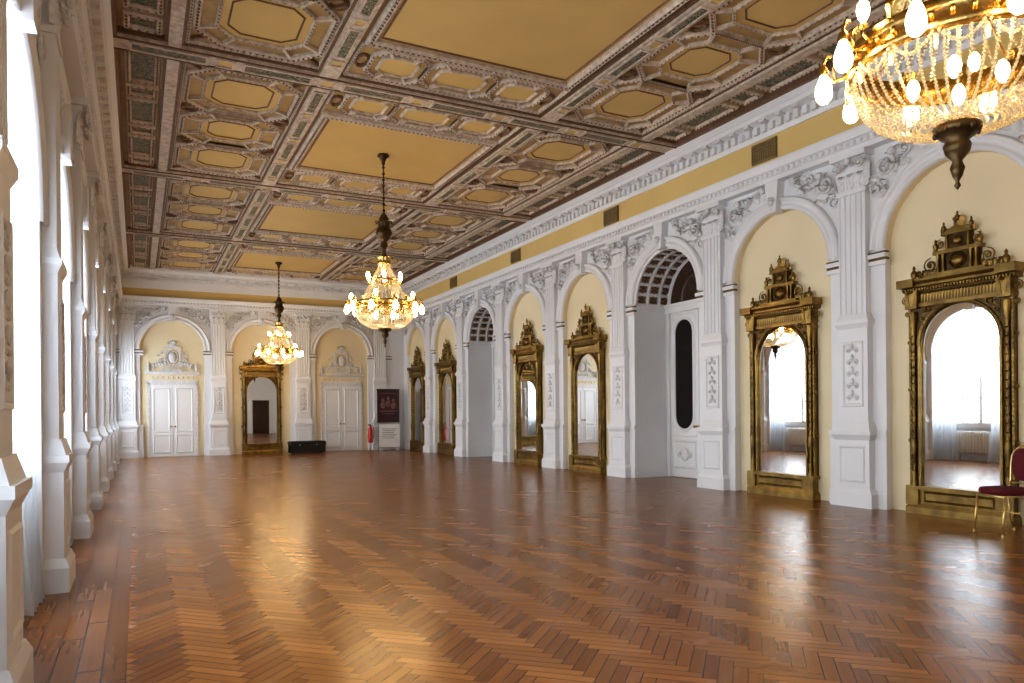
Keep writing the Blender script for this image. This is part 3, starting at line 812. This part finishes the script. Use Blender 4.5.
# dark doorway in the end wall behind the viewer (seen in the end-wall mirror)
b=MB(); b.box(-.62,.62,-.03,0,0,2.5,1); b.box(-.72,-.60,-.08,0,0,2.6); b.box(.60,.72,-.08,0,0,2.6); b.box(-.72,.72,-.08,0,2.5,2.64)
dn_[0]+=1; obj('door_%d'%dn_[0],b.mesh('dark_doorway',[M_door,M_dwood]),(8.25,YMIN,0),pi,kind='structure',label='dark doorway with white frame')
b=MB(); b.box(XB[2]+1.9,W,D-.05,D,0,.25); b.box(XB[2]+1.9,W,D-.07,D,.25,.29); obj('baseboard_back',b.mesh('bb',[M_white]),kind='structure')

# ---------------------------------------------------------------- vents
b=MB(); b.box(-.27,.27,-.03,0,0,.34); 
for k in range(11): b.box(-.26+k*.05,-.24+k*.05,-.045,-.02,.02,.32)
for k in range(6): b.box(-.26,.26,-.045,-.02,.02+k*.055,.035+k*.055)
VM=b.mesh('vent',[M_vent])
for y in (8.95,13.4,18.0,22.5):
    l,r=place('R',y,.10,5.60); obj('air_vent',VM,l,r,label='small brass grille set in yellow frieze',cat='air vent',group='frieze vents')

# ---------------------------------------------------------------- chandelier
def chandelier(loc):
    e=obj('chandelier',None,loc,label='brass and crystal bead chandelier with lit bulbs',cat='chandelier',group='ballroom chandeliers')
    g=lambda z:z-6.48
    b=MB(); b.lathe([(.0,0),(.10,0),(.12,-.03),(.07,-.07),(.04,-.12),(.03,-.2)],(0,0,.0),20); obj('canopy',b.mesh('canopy',[M_dbronze]),parent=e)
    b=MB()
    b.tube([(0,0,-.15),(0,0,g(4.45))],.014,8)
    z=g(6.2)
    while z>g(5.35):
        b.lathe([(.014,.0),(.035,.03),(.014,.06)],(0,0,z),8); z-=.12
    obj('suspension_rod',b.mesh('rod',[M_dbronze]),parent=e)
    b=MB(); b.lathe([(.02,5.35),(.06,5.3),(.1,5.22),(.05,5.15),(.09,5.1),(.15,5.0),(.16,4.94),(.11,4.84),(.05,4.78),(.08,4.72),(.03,4.62),(.05,4.5),(.02,4.42)],(0,0,-6.48),18)
    for k in range(8):
        a=2*pi*k/8; M=Matrix.Translation((.1*math.cos(a),.1*math.sin(a),g(5.0)))@Matrix.Rotation(a+pi/2,4,'Z'); b.merge(leaf_mb(.18,.09,.08),M)
    obj('urn',b.mesh('urn',[M_dbronze]),parent=e)
    b=MB(); b.lathe([(.03,4.5),(.08,4.42),(.12,4.4),(.13,4.36),(.12,4.33),(.06,4.32)],(0,0,-6.48),24)
    for k in range(12):
        a=2*pi*k/12; M=Matrix.Translation((.12*math.cos(a),.12*math.sin(a),g(4.38)))@Matrix.Rotation(a+pi/2,4,'Z'); b.merge(leaf_mb(.10,.06,.05),M)
    obj('crown',b.mesh('crown',[M_brass]),parent=e)
    R=.56; b=MB(); b.lathe([(R-.02,3.44),(R+.015,3.44),(R+.03,3.475),(R+.01,3.50),(R+.01,3.56),(R+.03,3.60),(R-.02,3.60),(R-.02,3.44)],(0,0,-6.48),40)
    for k in range(36):
        a=2*pi*k/36; b.ell(((R+.015)*math.cos(a),(R+.015)*math.sin(a),g(3.53)),(.015,.015,.022),6,4)
    for k in range(12):
        a=2*pi*k/12; M=Matrix.Translation(((R+.015)*math.cos(a),(R+.015)*math.sin(a),g(3.57)))@Matrix.Rotation(a+pi/2,4,'Z'); b.merge(leaf_mb(.12,.08,.04),M)
    b.lathe([(.26,4.0),(.28,4.0),(.285,4.02),(.275,4.045),(.26,4.045),(.26,4.0)],(0,0,-6.48),32)
    for k in range(4):
        a=2*pi*k/4; b.tube([(.27*math.cos(a),.27*math.sin(a),g(4.0)),(.34*math.cos(a),.34*math.sin(a),g(3.78)),(R*math.cos(a),R*math.sin(a),g(3.55))],.007,5)
    obj('ring',b.mesh('ring',[M_brass]),parent=e)
    b=MB(); b.lathe([(0,3.12),(.10,3.12),(.13,3.09),(.115,3.05),(.06,3.01),(.075,2.98),(.065,2.94),(.025,2.89),(.04,2.85),(.025,2.80),(.009,2.77),(.018,2.745),(0,2.72)],(0,0,-6.48),20)
    for k in range(10):
        a=2*pi*k/10; b.ell((.115*math.cos(a),.115*math.sin(a),g(3.065)),(.016,.016,.026),6,4)
    obj('finial',b.mesh('finial',[M_dbronze]),parent=e)
    b=MB()
    for k in range(56):
        a=2*pi*k/56
        for q in range(27):
            t=(q+.5)/27; rr=.11+(R-.11)*math.cos(t*pi/2)**.7; z=3.46-.36*math.sin(t*pi/2)
            b.octa((rr*math.cos(a),rr*math.sin(a),g(z)),.013)
    obj('bead_basket',b.mesh('beads',[M_crys]),parent=e)
    b=MB()
    for k in range(22):
        a=2*pi*k/22
        for q in range(28):
            t=q/27; rr=.11+.16*t**1.6; b.octa((rr*math.cos(a),rr*math.sin(a),g(4.34-.32*t)),.011)
    for k in range(38):
        a=2*pi*k/38
        for q in range(26):
            t=q/25; rr=.27+.28*t**1.7; b.octa((rr*math.cos(a),rr*math.sin(a),g(4.02-.44*t)),.012)
    obj('bead_tent',b.mesh('beads2',[M_crys]),parent=e)
    b=MB()
    for k in range(16):
        a=2*pi*k/16
        for q in range(16):
            t=q/15; aa=a+(2*pi/16)*t; z=3.45-.10*math.sin(pi*t); b.octa(((R+.03)*math.cos(aa),(R+.03)*math.sin(aa),g(z)),.013)
        b.ell(((R+.03)*math.cos(a),(R+.03)*math.sin(a),g(3.37)),(.014,.014,.05),6,4)
    obj('bead_swag',b.mesh('beads3',[M_crys]),parent=e)
    arm=MB(); pts=[(0,0),( .05,-.05),(.10,-.06),(.145,0),(.16,.06),(.14,.11),(.115,.10)]
    arm.tube([(x,0,z) for x,z in pts],.011,6); arm.tube([(.085,0,-.055),(.11,0,.02),(.09,0,.06),(.07,0,.04)],.008,5)
    arm.lathe([(.010,.06),(.026,.045),(.032,.02),(.028,.0)],(.16,0,-.01),10)
    AM=arm.mesh('arm',[M_brass])
    bl=MB(); bl.lathe([(.020,0),(.028,-.02),(.044,-.06),(.052,-.105),(.046,-.145),(.026,-.17),(0,-.178)],(.16,0,-.01),12)
    BM=bl.mesh('bulb',[M_bulb])
    up=MB(); up.tube([(0,0,0),(.04,0,-.03),(.08,0,0),(.085,0,.04)],.008,6); up.lathe([(.01,.04),(.03,.045),(.026,.06),(.011,.06),(.011,.08)],(.085,0,0),10)
    UA=up.mesh('arm_up',[M_brass]); ub=MB(); ub.lathe([(.014,0),(.028,.025),(.036,.06),(.030,.095),(.014,.12),(0,.126)],(.085,0,.08),12); UB=ub.mesh('bulb_up',[M_bulb])
    for k in range(10):
        a=2*pi*k/10+.30; q=obj('arm',AM,(R*math.cos(a),R*math.sin(a),g(3.56)),a,parent=e); obj('bulb',BM,parent=q)
    for k in range(5):
        a=2*pi*k/5+.39; q=obj('candle_arm',UA,((R-.01)*math.cos(a),(R-.01)*math.sin(a),g(3.56)),a,parent=e); obj('bulb',UB,parent=q)
    for k in range(6):
        a=2*pi*k/6+.2; q=obj('candle_arm',UA,(.27*math.cos(a),.27*math.sin(a),g(3.96)),a,parent=e); obj('bulb',UB,parent=q)
    for k in range(4):
        a=2*pi*k/4+.5; obj('bulb',UB,(.14*math.cos(a),.14*math.sin(a),g(3.22)),a,parent=e)
    return e
ch=chandelier((4.3,13.8,CZ-.02))
copy_tree(ch,(4.2,25.1,CZ-.02)); copy_tree(ch,(4.3,2.62,CZ-.02))

# ---------------------------------------------------------------- chair
def chair(loc,rz):
    e=obj('banquet_chair',None,loc,rz,label='dark red upholstered banquet chair with gilt metal frame',cat='chair')
    s=MB(); s.ell((0,0,.49),(.22,.23,.045),20,8,0,.45); obj('seat',s.mesh('seat',[M_red]),parent=e)
    bk=MB(); bk.ell((0,.25,.78),(.19,.035,.19),20,10,0,.7); obj('backrest',bk.mesh('backrest',[M_red]),parent=e)
    f=MB()
    f.tube([(-.2,.22,.44)]+[(-.21,.24,.6),(-.215,.255,.8)]+[(.215*-math.cos(t*pi),.26+.01*math.sin(t*pi),.82+.18*math.sin(t*pi)) for t in [i/10 for i in range(1,10)]]+[(.215,.255,.8),(.21,.24,.6),(.2,.22,.44)],.013,8)
    f.tube([(-.2,-.2,.44),(.2,-.2,.44),(.2,.22,.44),(-.2,.22,.44)],.012,6,0,True)
    f.tube([(-.2,.23,.57),(.2,.23,.57)],.009,6); f.tube([(-.195,0,.25),(.195,0,.25)],.008,6)
    obj('chair_frame',f.mesh('cf',[M_cgilt]),parent=e)
    for x in (-1,1):
        for y in (-1,1):
            l=MB(); l.tube([(x*.2,y*.2+.01,.45),(x*.205,y*.215,.2),(x*.21,y*(.23 if y<0 else .28),.012)],[.013,.012,.011],8); l.lathe([(.016,0),(.016,.03)],(x*.21,y*(.23 if y<0 else .28),0),8)
            obj('leg',l.mesh('leg',[M_cgilt]),parent=e)
chair((8.80,4.84,0),-pi/2-.35)

# ---------------------------------------------------------------- items by the end wall
e=obj('storage_trunk',None,(5.5,D-.75,0),0,label='low black storage trunk standing against pilaster',cat='trunk')
b=MB(); b.box(-.62,.62,-.25,.25,.03,.32); 
for x in (-.62,.60): b.box(x,x+.02,-.26,.26,.03,.32,1)
for x in (-.5,.5): b.ell((x,-.18,.02),(.04,.04,.02),8,4,1); b.ell((x,.18,.02),(.04,.04,.02),8,4,1)
obj('body',b.mesh('tb',[M_black,M_black]),parent=e)
b=MB(); b.box(-.64,.64,-.27,.27,.325,.42); b.frus((.64,-.27),(.6,-.24),.27,.42,.45); obj('lid',b.mesh('tl',[M_black]),parent=e)
for x in (-.3,.3):
    b=MB(); b.box(x-.02,x+.02,-.285,-.262,.30,.35); obj('latch',b.mesh('lt',[M_steel]),parent=e)
e=obj('information_stand',None,(8.66,D-.55,0),0,label='dark maroon concert poster above pale notice board',cat='poster stand')
b=MB(); b.box(-.44,.44,-.02,.02,1.12,2.35); b.box(-.46,.46,-.03,.03,2.33,2.38); b.box(-.46,.46,-.03,.03,1.08,1.13)
obj('poster_board',b.mesh('pb',[M_maroon]),parent=e)
b=MB()
for x,h in ((-.22,1.95),(0,2.02),(.2,1.93)):
    b.ell((x,-.025,h),(.06,.006,.08),10,6,0); b.ell((x,-.023,h-.2),(.11,.006,.13),10,6,0)
b.box(-.34,.34,-.024,-.018,1.50,1.54,0); b.box(-.25,.25,-.024,-.018,1.40,1.43,0); b.box(-.3,.3,-.024,-.018,2.2,2.23,0)
obj('poster_picture',b.mesh('pp',[M_pmut]),parent=e)
b=MB(); b.box(-.42,.42,-.12,-.09,.12,1.02); b.box(-.38,-.3,-.12,.1,0,.14); b.box(.3,.38,-.12,.1,0,.14)
b.loop(rectp(.43,.455,0,.57),[(-.01,.12),(-.01,.135),(.012,.135),(.012,.08)],lambda u,v,h:(u,-h,v),1)
for k in range(6): b.box(-.30+.03*(k%2),.28-.05*(k%3),-.1235,-.119,.82-k*.07,.84-k*.07,2)
obj('notice_board',b.mesh('nb',[M_pale,M_steel,M_ink]),parent=e)
b=MB()
for x in (-.4,.4): b.tube([(x,0,1.1),(x,0,.0)],.015,6)
b.box(-.42,.42,-.02,.02,1.04,1.12); obj('stand_frame',b.mesh('sf',[M_steel]),parent=e)
e=obj('fire_extinguisher',None,(8.02,D-.28,0),0,label='red fire extinguisher standing by pilaster',cat='fire extinguisher')
b=MB(); b.lathe([(0,.3),(.085,.3),(.09,.33),(.09,.8),(.07,.88),(.03,.92),(.03,.95),(0,.95)],(0,0,0),16); obj('cylinder_body',b.mesh('fe',[M_fire]),parent=e)
b=MB(); b.box(-.09,.05,-.015,.015,.95,.975); b.box(-.1,.03,-.015,.015,1.0,1.02); b.tube([(.03,0,.96),(.12,0,.9),(.13,-.02,.6),(.11,-.03,.45)],.012,6); obj('valve_and_hose',b.mesh('fv',[M_black]),parent=e)
b=MB(); b.box(-.05,.05,.08,.27,.5,.6); b.box(-.1,.1,-.1,.1,0.0,.02); b.tube([(0,0,.0),(0,0,.3)],.02,6); obj('bracket',b.mesh('fb',[M_steel]),parent=e)

# ---------------------------------------------------------------- camera
cd=bpy.data.cameras.new('Camera'); cam=bpy.data.objects.new('Camera',cd); COL.objects.link(cam)
cd.sensor_width=36; cd.lens=730/1024*36; cd.shift_y=(412-341.5)/1024; cd.clip_start=.05; cd.clip_end=200
th=math.atan(374/730)
cam.matrix_world=Matrix.Translation((0,0,H))@Matrix.Rotation(-th,4,'Z')@Matrix.Rotation(pi/2,4,'X')@Matrix.Rotation(-.0094,4,'Z')
sc.camera=cam
sc.view_settings.view_transform='Standard'
try: sc.view_settings.look='Medium High Contrast'
except Exception as ex: print('look',ex)
sc.view_settings.exposure=-0.95
